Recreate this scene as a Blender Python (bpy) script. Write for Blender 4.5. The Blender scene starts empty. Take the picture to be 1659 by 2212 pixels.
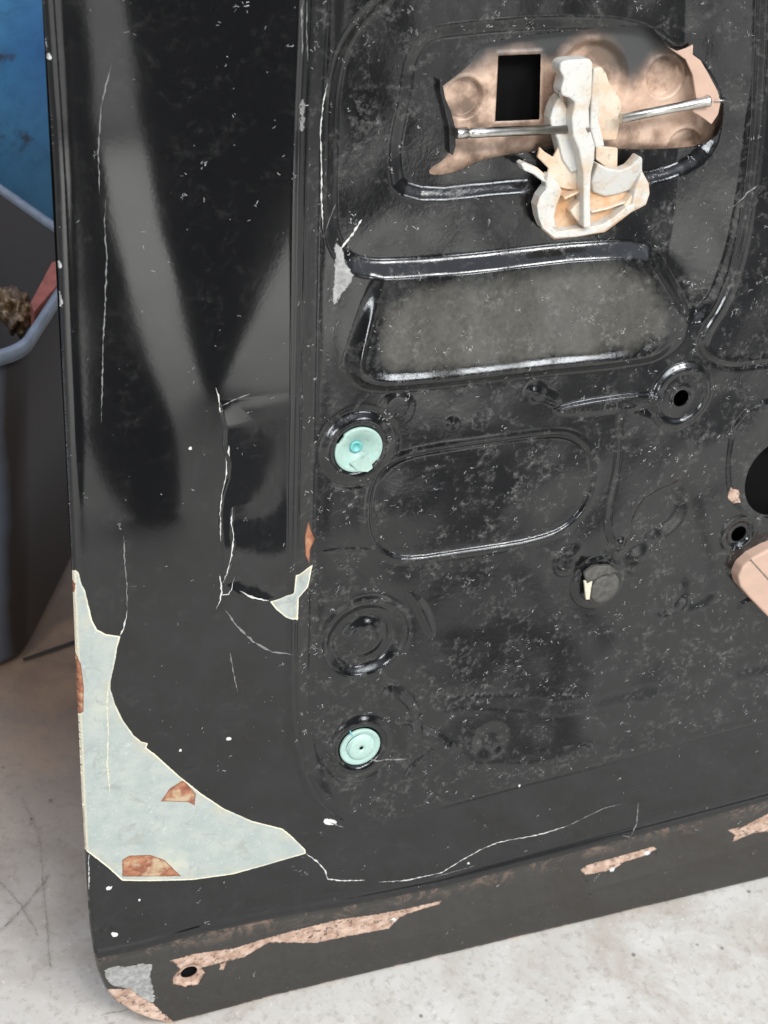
import bpy, bmesh, math, random
import numpy as np
from mathutils import Vector, Matrix
rnd = random.Random(7); nrs = np.random.RandomState(7)

# ---------------------------------------------------------------- camera calibration (photo measured at 1659 x 2212)
F_PX = 3310.; PP = np.array([829.5, 1106.])
_h = np.array([9930-PP[0], -83-PP[1], F_PX]); _h /= np.linalg.norm(_h)
_d = np.array([451-PP[0], 7420-PP[1], F_PX]); _d /= np.linalg.norm(_d)
_d -= _h*(_h@_d); _d /= np.linalg.norm(_d)
AX = np.array([_h, -_d, np.cross(_h, -_d)])           # rows: door right, door up, door outward, in camera axes
DIST = .87
CAM = -AX@np.array([0, 0, DIST])
LEAN = math.radians(12); VB = -0.3585                  # door leans back; VB = door bottom in door coordinates
cl, sl = math.cos(LEAN), math.sin(LEAN)
def d2w(p):
    u, v, w = p; v = v-VB
    return Vector((u, v*sl-w*cl, v*cl+w*sl))
def dirw(r): return Vector((r[0], r[1]*sl-r[2]*cl, r[1]*cl+r[2]*sl))
def P(x, y, w=0.):
    """photo point -> (u, v) on the door plane at height w (metres) above the base plane"""
    d = AX@np.array([x-PP[0], y-PP[1], F_PX]); t = (w-CAM[2])/d[2]
    q = CAM+d*t; return (q[0], q[1])
def c1(l): return [(841.2+.49296*x, .49296*y) for x, y in l]
def c3(l): return [(.5071*x, .5071*y) for x, y in l]
def c4(l): return [(.5071*x, 621.8+.5071*y) for x, y in l]
def c5(l): return [(.5071*x, 1170.4+.5071*y) for x, y in l]
def c6(l): return [(.5071*x, 1682.5+.5071*y) for x, y in l]
def c7(l): return [(621.8+.6252*x, 877.8+.6252*y) for x, y in l]
def c8(l): return [(804.7+.515*x, 1609.3+.515*y) for x, y in l]

S = bpy.context.scene; COL = S.collection
cam = bpy.data.cameras.new('camera'); co = bpy.data.objects.new('camera', cam); COL.objects.link(co)
R = Matrix((dirw(AX@np.array([1, 0, 0])), dirw(AX@np.array([0, -1, 0])), dirw(AX@np.array([0, 0, -1])))).transposed()
co.matrix_world = Matrix.Translation(d2w(CAM)) @ R.to_4x4()
cam.sensor_fit = 'VERTICAL'; cam.sensor_height = 36; cam.lens = 36*F_PX/2212
cam.clip_start = .02; cam.clip_end = 200
cam.dof.use_dof = True; cam.dof.focus_distance = .87; cam.dof.aperture_fstop = 16
S.camera = co
# ---------------------------------------------------------------- world, lamps, exposure
W = bpy.data.worlds.new('World'); S.world = W; W.use_nodes = True
nt = W.node_tree; nt.nodes.clear()
out = nt.nodes.new('ShaderNodeOutputWorld'); bg = nt.nodes.new('ShaderNodeBackground'); nt.links.new(bg.outputs[0], out.inputs[0])
tc = nt.nodes.new('ShaderNodeTexCoord'); sep = nt.nodes.new('ShaderNodeSeparateXYZ'); nt.links.new(tc.outputs['Generated'], sep.inputs[0])
cr = nt.nodes.new('ShaderNodeValToRGB'); nt.links.new(sep.outputs[2], cr.inputs[0])
e = cr.color_ramp.elements
e[0].position = 0.0; e[0].color = (1.7, 1.71, 1.67, 1); e[1].position = 1; e[1].color = (.9, .98, 1.12, 1)
for p_, c_ in ((.13, (1.7, 1.71, 1.67, 1)), (.20, (.10, .11, .12, 1)), (.42, (.12, .13, .15, 1)), (.60, (1.0, 1.08, 1.25, 1))):
    k = e.new(p_); k.color = c_
# the open side of the workshop is bright only over part of the horizon
at2 = nt.nodes.new('ShaderNodeMath'); at2.operation = 'ARCTAN2'; ng = nt.nodes.new('ShaderNodeMath'); ng.operation = 'MULTIPLY'; ng.inputs[1].default_value = -1
nt.links.new(sep.outputs[1], ng.inputs[0]); nt.links.new(sep.outputs[0], at2.inputs[0]); nt.links.new(ng.outputs[0], at2.inputs[1])
azr = nt.nodes.new('ShaderNodeMapRange'); nt.links.new(at2.outputs[0], azr.inputs[0])
azr.inputs[1].default_value = -math.pi; azr.inputs[2].default_value = math.pi
azc = nt.nodes.new('ShaderNodeValToRGB'); nt.links.new(azr.outputs[0], azc.inputs[0]); ae = azc.color_ramp.elements
def azp(deg): return .5+deg/360.
ae[0].position = 0; ae[0].color = (.35,)*3+(1,); ae[1].position = 1; ae[1].color = (.35,)*3+(1,)
for d_, v_ in ((-30, .35), (-10, 1), (26, 1), (28, .12), (44, .10), (47, .7), (60, .7), (62, .2), (120, .35)):
    q_ = ae.new(azp(d_)); q_.color = (v_, v_, v_, 1)
mx = nt.nodes.new('ShaderNodeMix'); mx.data_type = 'RGBA'; mx.blend_type = 'MULTIPLY'; elr = nt.nodes.new('ShaderNodeMapRange'); nt.links.new(sep.outputs[2], elr.inputs[0]); elr.inputs[1].default_value = .42; elr.inputs[2].default_value = .30; nt.links.new(elr.outputs[0], mx.inputs[0])
nt.links.new(cr.outputs[0], mx.inputs[6]); nt.links.new(azc.outputs[0], mx.inputs[7]); nt.links.new(mx.outputs[2], bg.inputs[0]); bg.inputs[1].default_value = 1.0
S.view_settings.view_transform = 'Standard'; S.view_settings.look = 'None'
S.view_settings.exposure = 0.03; S.view_settings.gamma = 1
def lamp(name, loc, target, sx, sy, power, col=(1, .98, .95)):
    L = bpy.data.lights.new(name, 'AREA'); L.shape = 'RECTANGLE'; L.size = sx; L.size_y = sy; L.energy = power; L.color = col
    o = bpy.data.objects.new(name, L); COL.objects.link(o); o.location = loc
    o.rotation_euler = (Vector(target)-Vector(loc)).to_track_quat('-Z', 'Y').to_euler(); return o
for i in range(3):
    lamp('ceiling_lamp', (-.1+.62*i, -1.15-.1*i, 2.3), (.1, -.1, .2), .26, .42, 16, (1, .985, .955))
lamp('ceiling_lamp', (-1.25, -.75, 2.1), (-.1, -.1, .2), .26, .42, 12, (1, .985, .955))  # added unseen lamp at the left for highlights on left-facing edges
lamp('added_edge_lamp', (-.9, -2.6, 1.25), (0, 0, .35), .42, .42, 13, (.92, .96, 1))  # added unseen lamp for highlights on the left bevels
lamp('added_edge_lamp', (1.45, -2.7, 1.75), (0, 0, .35), .5, .42, 16, (.92, .96, 1))  # added unseen lamp for the ledge's lower-edge highlight
fill_l = lamp('far_floor_fill', (.9, -7.5, 2.9), (.9, -7.4, 0), 3.4, 11., 1300, (.93, .97, 1)); fill_l.data.spread = math.radians(100)  # added unseen lamp brightening the far floor mirrored in the paint

# ---------------------------------------------------------------- helpers
def link(name, me, parent=None, mat=None):
    o = bpy.data.objects.new(name, me); COL.objects.link(o)
    if parent is not None: o.parent = parent
    if mat is not None: me.materials.append(mat)
    return o
def tag(o, label=None, cat=None, kind=None, group=None):
    if label: o['label'] = label
    if cat: o['category'] = cat
    if kind: o['kind'] = kind
    if group: o['group'] = group
    return o
class NT:
    def __init__(s, name):
        s.m = bpy.data.materials.new(name); s.m.use_nodes = True; s.t = s.m.node_tree
        s.b = s.t.nodes['Principled BSDF']; s.tc = s.t.nodes.new('ShaderNodeTexCoord')
    def n(s, typ, **kw):
        x = s.t.nodes.new(typ)
        for k, v in kw.items():
            if k.startswith('i_'): x.inputs[k[2:].replace('_', ' ')].default_value = v
            else: setattr(x, k, v)
        return x
    def l(s, a, b): s.t.links.new(a, b)
    def noise(s, scale, detail=4, rough=.6, vec=None, dist=0):
        x = s.n('ShaderNodeTexNoise'); x.inputs['Scale'].default_value = scale; x.inputs['Detail'].default_value = detail
        x.inputs['Roughness'].default_value = rough; x.inputs['Distortion'].default_value = dist
        s.l(vec or s.tc.outputs['Object'], x.inputs['Vector']); return x.outputs['Fac']
    def rng(s, a, f0, f1, t0=0., t1=1., smooth=False):
        x = s.n('ShaderNodeMapRange'); x.clamp = True
        if smooth: x.interpolation_type = 'SMOOTHSTEP'
        s.l(a, x.inputs[0])
        for i, v in enumerate((f0, f1, t0, t1)): x.inputs[i+1].default_value = v
        return x.outputs[0]
    def math(s, op, a, b=None):
        x = s.n('ShaderNodeMath', operation=op)
        for i, q in enumerate((a, b)):
            if q is None: continue
            if isinstance(q, (int, float)): x.inputs[i].default_value = q
            else: s.l(q, x.inputs[i])
        return x.outputs[0]
    def mix(s, f, a, b):
        x = s.n('ShaderNodeMix', data_type='RGBA')
        if isinstance(f, (int, float)): x.inputs[0].default_value = f
        else: s.l(f, x.inputs[0])
        for i, q in ((6, a), (7, b)):
            if isinstance(q, tuple): x.inputs[i].default_value = (*q, 1)
            else: s.l(q, x.inputs[i])
        return x.outputs[2]
    def mixf(s, f, a, b):
        x = s.n('ShaderNodeMix', data_type='FLOAT'); s.l(f, x.inputs[0])
        for i, q in ((2, a), (3, b)):
            if isinstance(q, (int, float)): x.inputs[i].default_value = q
            else: s.l(q, x.inputs[i])
        return x.outputs[0]
    def attr(s, name):
        x = s.n('ShaderNodeAttribute', attribute_name=name); return x.outputs['Fac']
    def bump(s, h, strength, dist, nrm=None):
        x = s.n('ShaderNodeBump'); x.inputs['Strength'].default_value = strength; x.inputs['Distance'].default_value = dist
        s.l(h, x.inputs['Height'])
        if nrm is not None: s.l(nrm, x.inputs['Normal'])
        return x.outputs[0]
def simple(name, col, rough=.5, metal=0., var=.15, nscale=300, bump=0., spec=.5, sss=0.):
    k = NT(name); c2 = tuple(x*(1-var) for x in col)
    k.l(k.mix(k.rng(k.noise(nscale), .35, .65), col, c2), k.b.inputs['Base Color'])
    k.b.inputs['Roughness'].default_value = rough; k.b.inputs['Metallic'].default_value = metal
    k.b.inputs['Specular IOR Level'].default_value = spec
    if sss:
        k.b.inputs['Subsurface Weight'].default_value = sss; k.b.inputs['Subsurface Radius'].default_value = (.004, .003, .002); k.b.inputs['Subsurface Scale'].default_value = .6
    if bump: k.l(k.bump(k.noise(nscale*2), bump, .001), k.b.inputs['Normal'])
    return k.m

# signed distance (millimetres) to a polygon given in door metres
def sdf(poly, U, V, lim=25.):
    poly = np.asarray(poly); out = np.full(U.shape, float(lim))
    m = lim/1000
    sel = (U > poly[:, 0].min()-m) & (U < poly[:, 0].max()+m) & (V > poly[:, 1].min()-m) & (V < poly[:, 1].max()+m)
    if not sel.any(): return out
    x = U[sel]; y = V[sel]; d2 = np.full(x.shape, 1e9); ins = np.zeros(x.shape, bool)
    n = len(poly)
    for i in range(n):
        ax, ay = poly[i]; bx, by = poly[(i+1) % n]
        ex, ey = bx-ax, by-ay; L = ex*ex+ey*ey
        if L < 1e-14: continue
        t = np.clip(((x-ax)*ex+(y-ay)*ey)/L, 0, 1)
        d2 = np.minimum(d2, (x-ax-t*ex)**2+(y-ay-t*ey)**2)
        c = (ay > y) != (by > y)
        if abs(ey) > 1e-12: ins ^= c & (x < ex*(y-ay)/ey+ax)
    d = np.sqrt(d2)*1000; d[ins] *= -1
    out[sel] = np.minimum(d, lim); return out
def chaikin(p, n=2, closed=True):
    p = [tuple(q) for q in p]
    for _ in range(n):
        q = []
        rngs = range(len(p)) if closed else range(len(p)-1)
        if not closed: q.append(p[0])
        for i in rngs:
            a, b = p[i], p[(i+1) % len(p)]
            q += [(a[0]*.75+b[0]*.25, a[1]*.75+b[1]*.25), (a[0]*.25+b[0]*.75, a[1]*.25+b[1]*.75)]
        if not closed: q.append(p[-1])
        p = q
    return p
def poly(pts, w=0., sm=2): return chaikin([P(x, y, w) for x, y in pts], sm)
def Fi(sd, w, off=0.):                       # 1 inside, 0 outside, smooth wall of width w millimetres
    t = np.clip(.5-(sd-off)/w, 0, 1); return t*t*(3-2*t)
def G(sd, c, w): return np.exp(-((sd-c)/w)**2)
def circ(U, V, x, y, w=0.):
    u, v = P(x, y, w); return np.hypot(U-u, V-v)*1000

# ---------------------------------------------------------------- outlines traced from the photograph
FAR = 2250
OUTLINE = [(u, v) for u, v in
    [P(88, -160), P(94, 0), P(104, 140), P(120, 400), P(135, 760), P(155, 1180), P(166, 1450), P(178, 1720), P(188, 1900), P(195, 2000), P(203, 2060), P(212, 2100),
     P(228, 2140), P(252, 2172), P(290, 2195), P(330, 2210), P(370, 2218)]] + [(-.1, VB-.0005), (0., VB), (.1, VB), (.2, VB), (.5, VB+.0), (.5, .45), P(80, -400)]
LEFT_HEM = [P(203, 2068), P(300, 2046), P(430, 2010), P(620, 1975), P(760, 1952), P(950, 1914), P(1240, 1838), P(1659, 1727), (.5, P(1659, 1727)[1]+.004), (.5, -.5), (-.3, -.5), (-.3, P(203, 2068)[1]-.005)]
SEAM = [(674, -160), (664, 100), (655, 300), (650, 600), (645, 900), (638, 1250), (634, 1450), (640, 1580), (662, 1680), (710, 1760), (800, 1785), (930, 1750), (1070, 1712), (1300, 1652), (1659, 1556), (FAR, 1400), (FAR, -300), (700, -300)]
POCKET_A = [(900, -300), (850, -30), (770, 30), (722, 110), (704, 200), (699, 300), (699, 480), (706, 530), (745, 590), (830, 602), (1000, 588), (1380, 545), (1420, 590), (1490, 715), (1550, 665), (1592, 560), (1618, 420), (1642, 260), (1660, 100), (1660, -300)]
POCKET_B = [(868, 220), (878, 130), (915, 70), (980, 55), (1200, 38), (1380, 46), (1440, 95), (1520, 140), (1562, 230), (1530, 350), (1400, 402), (1130, 410), (860, 440), (845, 330)]
OPEN = c1([(200, 400), (330, 305), (372, 255), (400, 190), (640, 150), (900, 122), (1130, 104), (1180, 165), (1215, 208), (1300, 225), (1440, 420), (1440, 560), (1360, 640), (1240, 652), (1040, 655), (860, 640), (600, 665), (400, 700), (340, 735), (250, 765), (180, 768), (170, 740), (235, 700), (270, 650), (280, 560), (240, 440)])
PLAT = [(826, 600), (836, 596), (1100, 575), (1400, 535), (1500, 590), (1520, 700), (1440, 762), (1380, 776), (1100, 806), (880, 832), (800, 832), (764, 805), (766, 770)]
OVAL = [(803, 1100), (810, 1050), (840, 1010), (900, 985), (1050, 962), (1180, 945), (1235, 947), (1270, 975), (1283, 1020), (1270, 1085), (1225, 1140), (1150, 1165), (1000, 1188), (870, 1208), (825, 1185), (805, 1150)]
PRIMER = c5([(280, 160), (308, 130), (322, 118), (334, 128), (347, 178), (362, 205), (375, 260), (392, 330), (412, 370), (450, 390), (512, 398), (500, 440), (486, 520), (470, 590), (470, 625), (490, 690), (522, 755), (570, 822), (600, 845), (628, 853), (622, 872), (660, 900), (760, 990), (850, 1062), (950, 1130), (1070, 1185), (1205, 1222), (1245, 1255), (1290, 1300)]) + \
    c6([(1300, 300), (1305, 318), (1150, 362), (990, 402), (820, 424), (640, 430), (520, 430), (470, 385), (420, 345), (380, 315), (330, 290), (300, 100)])
SEAMCHIP = c5([(1145, 248), (1190, 236), (1250, 212), (1258, 140), (1300, 128), (1340, 110), (1328, 170), (1318, 205), (1272, 236), (1268, 332), (1215, 318), (1175, 285)])
RUSTS = [c6([(683, 90), (720, 35), (775, 0), (790, 10), (832, 58), (826, 108), (800, 92)]),
         c6([(520, 412), (520, 340), (550, 322), (640, 318), (700, 340), (740, 380), (770, 408)]),
         c4([(1322, 1000), (1332, 1040), (1352, 1085), (1332, 1130), (1328, 1190), (1308, 1150), (1304, 1070)]),
         c5([(300, 160), (322, 180), (318, 220), (300, 230)]), c5([(320, 470), (345, 520), (357, 620), (355, 720), (330, 745), (310, 620)])]
BARES = [c6([(720, 775), (830, 745), (1000, 725), (1150, 680), (1300, 640), (1450, 602), (1659, 575), (1659, 650), (1450, 690), (1350, 712), (1150, 705), (1040, 770), (930, 795), (862, 812), (876, 838), (850, 885), (790, 900), (740, 885), (740, 850), (775, 825), (750, 790)]),
         c8([(-20, 722), (150, 690), (290, 658), (285, 672), (150, 715), (110, 740), (75, 782), (-20, 800)]),
         c6([(940, 795), (968, 790), (955, 830), (940, 820)]),
         c8([(878, 532), (900, 510), (1010, 480), (1180, 432), (1197, 442), (1150, 472), (1060, 500), (1020, 532), (960, 545), (900, 553)]),
         c8([(1495, 362), (1560, 350), (1680, 282), (1720, 300), (1690, 370), (1600, 382), (1520, 418), (1528, 388)]),
         c6([(430, 930), (470, 905), (560, 905), (600, 940), (660, 972), (700, 1012), (760, 1060), (620, 1060), (500, 1000)]),
         [(1588, 1062), (1606, 1066), (1608, 1092), (1592, 1096), (1582, 1084)], [(1630, 1095), (1680, 1092), (1676, 1106), (1640, 1110)]]
CHIPS_SHEEN = [[(733, 540), (743, 538), (752, 552), (762, 590), (772, 602), (764, 622), (748, 640), (728, 672), (727, 640), (731, 590)], c6([(446, 818), (480, 800), (560, 798), (600, 786), (650, 792), (640, 850), (658, 905), (664, 960), (640, 972), (600, 940), (545, 905), (480, 890), (452, 850)])]  # first patch paints a facet's bright sheen; the second is chipped paint
def blob(x, y, rx, ry=None, n=9):
    ry = ry or rx; return [(x+rx*rnd.uniform(.7, 1.2)*math.cos(a), y+ry*rnd.uniform(.7, 1.2)*math.sin(a)) for a in [2*math.pi*i/n for i in range(n)]]
WHITES = [blob(246, 2017, 9, 6), blob(712, 1775, 17, 9), blob(493, 1593, 6, 4), blob(410, 966, 4), blob(106, 122, 6, 8), blob(129, 573, 5, 9), blob(130, 648, 5, 20), blob(388, 1618, 4),
          blob(234, 1918, 7, 5), blob(852, 1988, 5, 4), blob(1326, 1882, 6, 5), blob(1399, 1845, 7, 5), blob(152, 1187, 3, 5), blob(100, 100, 3, 16), blob(1122, 1697, 3), blob(1012, 1865, 3), blob(300, 1942, 3)]

def make_height(U, V):
    """outward height of the pressed inner panel in millimetres"""
    H = np.zeros(U.shape)
    so = sdf(OUTLINE, U, V, 40)
    # soft crown of the shut face
    ul = P(120, 900)[0]; H += 1.6*np.sin(np.clip((U-ul)/.125, 0, 1)*math.pi)**1.0*.9
    lx = np.clip(-so, 0, 2.6); H -= 2.6-np.sqrt(np.maximum(0, 2.6**2-(2.6-lx)**2)); H += .10*G(so, -4.0, 2.6)
    # hem flange of the outer skin along the bottom
    hem = sdf(LEFT_HEM, U, V, 30); H += .8*Fi(hem, 4, -1)+1.5*G(hem, 2.0, 5.0)-np.clip(-hem-4, 0, 40)*.10*(hem < -4)
    # inner field behind the vertical bead
    s = sdf(poly(SEAM), U, V, 40)
    vb0 = P(1070, 1712)[1]; tl = np.clip((V-vb0+.004)/.075, 0, 1); tl = tl*tl*(3-2*tl)
    side = np.clip((P(760, 1500)[0]-U)/.012, 0, 1)
    H += -5.0*Fi(s, 12, -6)*tl+(.8*G(s, 2.2, 1.6)-.5*G(s, -.6, 1.0))*side-.30*G(s, 0, 1.2)*(1-side)+.55*G(s, -13, 5)*side
    inn = Fi(s, 20, -15)
    a = sdf(poly(POCKET_A, -.006), U, V, 40); H += -5.5*Fi(a, 11, -4)
    b = sdf(poly(POCKET_B, -.010), U, V, 40); H += -2.6*Fi(b, 9, -2)
    sp = sdf(poly(PLAT, -.002), U, V, 40)
    pu0, pv0 = P(1100, 580); pu1, pv1 = P(1100, 800)
    tilt = np.clip((pv0-V)/(pv0-pv1), -.2, 1.1)
    rt = np.clip((P(1500, 700)[0]-U)/.03, 0, 1); rt = rt*rt*(3-2*rt)
    H += rt*(Fi(sp, 9, 1.5)*(.6+6.2*tilt)+1.2*G(sp, -3, 4.2)*np.clip(tilt*1.4, .15, 1))
    # facet beside the boss
    # right-hand raised field beyond the pocket
    rr = sdf(poly([(1668, -300), (1655, 200), (1632, 420), (1606, 570), (1572, 660), (1530, 722), (1520, 770), (1580, 800), (1659, 790), (FAR, 720), (FAR, -300)], 0, 2), U, V, 60)
    H += -.9*G(rr, 1.0, 1.5)+.5*G(rr, -2.5, 2.0)+Fi(a, 11, -4)*4.1*np.clip(1-rr/44, 0, 1)*np.clip((V-P(1500, 740)[1])/.03, 0, 1)
    # oval panel
    o = sdf(poly(OVAL, -.004, 2), U, V, 30); H += -.9*Fi(o, 4)-.9*G(o, 0.2, 1.1)+.6*G(o, 3.0, 1.8)
    # plug seats
    for x, y in ((775, 972), (778, 1614)):
        r = circ(U, V, x, y, -.003); H += 1.8*np.exp(-((r-17)/3.6)**2)-6.0*Fi(r-13.2, 2.5)
        H -= .5*G(r, 23, 2)
    # round boss with bolt hole
    r = circ(U, V, 1474, 858, -.003); H += 2.4*Fi(r-20, 5)-1.1*Fi(r-15.5, 2.2)+.35*G(r, 6.5, 1.2)
    # ring emboss
    r = circ(U, V, 790, 1386, -.003); H += -3.0*Fi(r-22, 7)+2.4*Fi(r-12, 8)+.7*G(r, 27, 3)
    # bolt seat and pressings around it
    r = circ(U, V, 1296, 1258, -.003); H += 1.6*Fi(r-17, 6)
    for x, y, rad, hh, ww in ((1338, 1186, 5, 2.4, 8), (1385, 1210, 7, 1.4, 12), (1240, 1205, 5, .8, 10), (1430, 1110, 16, -1.6, 12), (1230, 1215, 9, .6, 5), (860, 885, 9, .8, 6), (980, 918, 3, .7, 5), (1448, 1290, 14, -1.0, 9), (1060, 1600, 10, -1.4, 10), (1160, 850, 5, .8, 7)):
        r = circ(U, V, x, y, -.003); H += hh*Fi(r-rad, ww)
    for pts, hh, ww in ([[(1335, 872), (1342, 990), (1305, 1150), (1350, 1195), (1378, 1075), (1490, 1040), (1500, 930), (1420, 900)], 1.5, 5],
                        [[(1200, 880), (1420, 845), (1425, 880), (1205, 905)], 1.3, 3.5],
                        [[(1140, 842), (1200, 850), (1215, 880), (1170, 865)], 1.0, 6],
                        [[(850, 1480), (905, 1535), (900, 1600), (872, 1630), (858, 1575), (825, 1515)], 1.9, 9],
                        [[(870, 1690), (960, 1650), (985, 1600), (940, 1610), (880, 1660)], .9, 5],
                        [[(870, 1560), (960, 1590), (1000, 1625), (940, 1612), (880, 1580)], 1.3, 7],
                        [[(700, 1190), (800, 1186), (800, 1196), (700, 1200)], .6, 2.0],
                        [[(880, 1275), (925, 1310), (945, 1380), (925, 1370), (900, 1310)], .9, 4],
                        [[(910, 1520), (1180, 1520), (1180, 1545), (1600, 1455), (1900, 1400), (1900, 1480), (1070, 1690), (930, 1610)], .9, 14],
                        [[(1600, 870), (1900, 830), (1900, 1140), (1590, 1130), (1570, 1000)], .8, 4],
                        [[(1410, 1050), (1500, 1040), (1520, 1140), (1560, 1290), (1480, 1330), (1420, 1250)], -1.2, 12],
                        [[(1600, 1300), (1659, 1290), (1800, 1250), (1800, 1340), (1600, 1330)], 1.4, 3]):
        q = sdf(poly(pts, -.003), U, V, 30); H += hh*Fi(q, ww)
    # hole rims
    r = circ(U, V, 1690, 1030, -.004); H += -.8*Fi(r-30, 4)
    r = circ(U, V, 1598, 1155, -.004); H += -1.4*Fi(r-8.5, 3)+.5*G(r, 12, 2)
    r = circ(U, V, 410, 2112, .001); H += -1.6*Fi(r-9, 4)+.3*G(r, 12, 2)
    # the paint film lifts along the cracks: a sharp step that relaxes away from the edge
    fw = np.clip((P(632, 1000)[0]-U)/.020, 0, 1)*np.clip((P(500, 862)[1]-V)/.014, 0, 1)
    q = sdf([P(x, y) for x, y in [(470, 840), (476, 890), (486, 925), (484, 960), (494, 1000), (492, 1030), (480, 1065), (474, 1110), (478, 1180), (479, 1260), (512, 1284), (560, 1300), (640, 1285), (700, 1285), (700, 840)]], U, V, 60)
    H += .8*Fi(q, 1.6)*np.exp(np.minimum(0, q)/10)*fw
    q = sdf([P(x, y) for x, y in [(500, 1095), (498, 1150), (504, 1175), (498, 1215), (480, 1262), (512, 1284), (560, 1300), (700, 1300), (700, 1060), (505, 1060)]], U, V, 60)
    H += .5*Fi(q, 1.6)*np.exp(np.minimum(0, q)/8)*fw*np.clip((P(500, 1090)[1]-V)/.010, 0, 1)
    for x, y, rad, hh in ((560, 1010, 20, -.35), (530, 1090, 14, -.3), (560, 1230, 22, .4), (250, 1000, 24, -.2), (420, 1150, 30, .2)):
        r = circ(U, V, x, y); H += hh*np.exp(-(r/rad)**2)
    # gentle oil-canning of the pressing
    for i in range(16):
        a_ = nrs2[i, 0]*math.pi*2; k_ = 2*math.pi/(.022+.075*nrs2[i, 1]); amp = .035*(.022+.075*nrs2[i, 1])/.05
        H += (amp*.12+amp*2.1*inn)*np.sin(k_*(U*math.cos(a_)+V*math.sin(a_))+6*nrs2[i, 2])
    return H
nrs2 = np.random.RandomState(3).rand(16, 3)
HOLES = [(1472, 861, -.0032, 5.3), (1690, 1030, -.0045, 27.5), (1598, 1155, -.0050, 5.6), (411, 2108, .0005, 5.6)]

def axis(a0, a1, step, e0, e1, grow=1.25):
    l = list(np.arange(a0, a1, step)); s = step; x = l[-1]
    while x < e1: s = min(s*grow, .006); x += s; l.append(x)
    s = step; x = l[0]; pre = []
    while x > e0: s = min(s*grow, .006); x -= s; pre.append(x)
    return np.array(pre[::-1]+l)
CELL = .0006
us = axis(-.186, .332, CELL, -.188, .44); vs = axis(-.362, .284, CELL, -.364, .40)
U, V = np.meshgrid(us, vs)
def remove_field(U, V):
    s = sdf(OUTLINE, U, V, 12)
    for x, y, w, r in HOLES:
        s = np.maximum(s, r*1.0-circ(U, V, x, y, w))
    s = np.maximum(s, -sdf(poly(OPEN, -.0135, 1), U, V, 12))
    return s
Sf = remove_field(U, V)
gv, gu = np.gradient(Sf, vs*1000, us*1000)
gl = np.maximum(np.hypot(gu, gv), 1e-6); c7_ = CELL*1000*.72
near = np.abs(Sf) < c7_
U = U-np.where(near, Sf*gu/gl, 0)/1000; V = V-np.where(near, Sf*gv/gl, 0)/1000
keepv = (Sf < c7_)
H = make_height(U, V)
ny, nx = U.shape
idx = np.arange(ny*nx).reshape(ny, nx)
kf = keepv[:-1, :-1] & keepv[1:, :-1] & keepv[1:, 1:] & keepv[:-1, 1:]
quads = np.stack([idx[:-1, :-1][kf], idx[:-1, 1:][kf], idx[1:, 1:][kf], idx[1:, :-1][kf]], 1)
used = np.zeros(ny*nx, bool); used[quads.ravel()] = True
remap = -np.ones(ny*nx, int); remap[used] = np.arange(used.sum())
quads = remap[quads]
uf, vf, hf = U.ravel()[used], V.ravel()[used], H.ravel()[used]
# boundary edges -> returned flange (22 mm) round the door, 1.2 mm sheet thickness round the holes
ed = np.concatenate([quads[:, [0, 1]], quads[:, [1, 2]], quads[:, [2, 3]], quads[:, [3, 0]]])
key = np.sort(ed, 1); code = key[:, 0].astype(np.int64)*10000000+key[:, 1]
_, inv, cnt = np.unique(code, return_inverse=True, return_counts=True)
be = ed[cnt[inv] == 1]
mu = uf[be].mean(1); mv = vf[be].mean(1)
ok = (mu < us[-1]-.003) & (mv < vs[-1]-.003)
be = be[ok]
outd = np.abs(sdf(OUTLINE, uf[be].mean(1), vf[be].mean(1), 12)) < 1.0
nv = len(uf); bu = np.unique(be)
bmap = {int(b): i for i, b in enumerate(bu)}
isout = np.abs(sdf(OUTLINE, uf[bu], vf[bu], 12)) < 1.0
nrm_depth = np.where(isout, 22., 1.3)
top = np.stack([uf[bu], vf[bu], hf[bu]/1000], 1); bot = top.copy(); bot[:, 2] -= nrm_depth/1000
_e = .0005; _q = bot[:, :2]; _gx = sdf(OUTLINE, _q[:, 0]+_e, _q[:, 1], 40)-sdf(OUTLINE, _q[:, 0]-_e, _q[:, 1], 40); _gy = sdf(OUTLINE, _q[:, 0], _q[:, 1]+_e, 40)-sdf(OUTLINE, _q[:, 0], _q[:, 1]-_e, 40)
_n = np.maximum(np.hypot(_gx, _gy), 1e-9); _in = np.where(isout, .0085, 0.); bot[:, 0] -= _gx/_n*_in; bot[:, 1] -= _gy/_n*_in
a_ = np.array([bmap[int(q)] for q in be[:, 0]]); b_ = np.array([bmap[int(q)] for q in be[:, 1]])
sk = np.stack([nv+a_, nv+len(bu)+a_, nv+len(bu)+b_, nv+b_], 1)
verts = np.concatenate([np.stack([uf, vf, hf/1000], 1), top, bot]); faces = np.concatenate([quads, sk])

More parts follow.
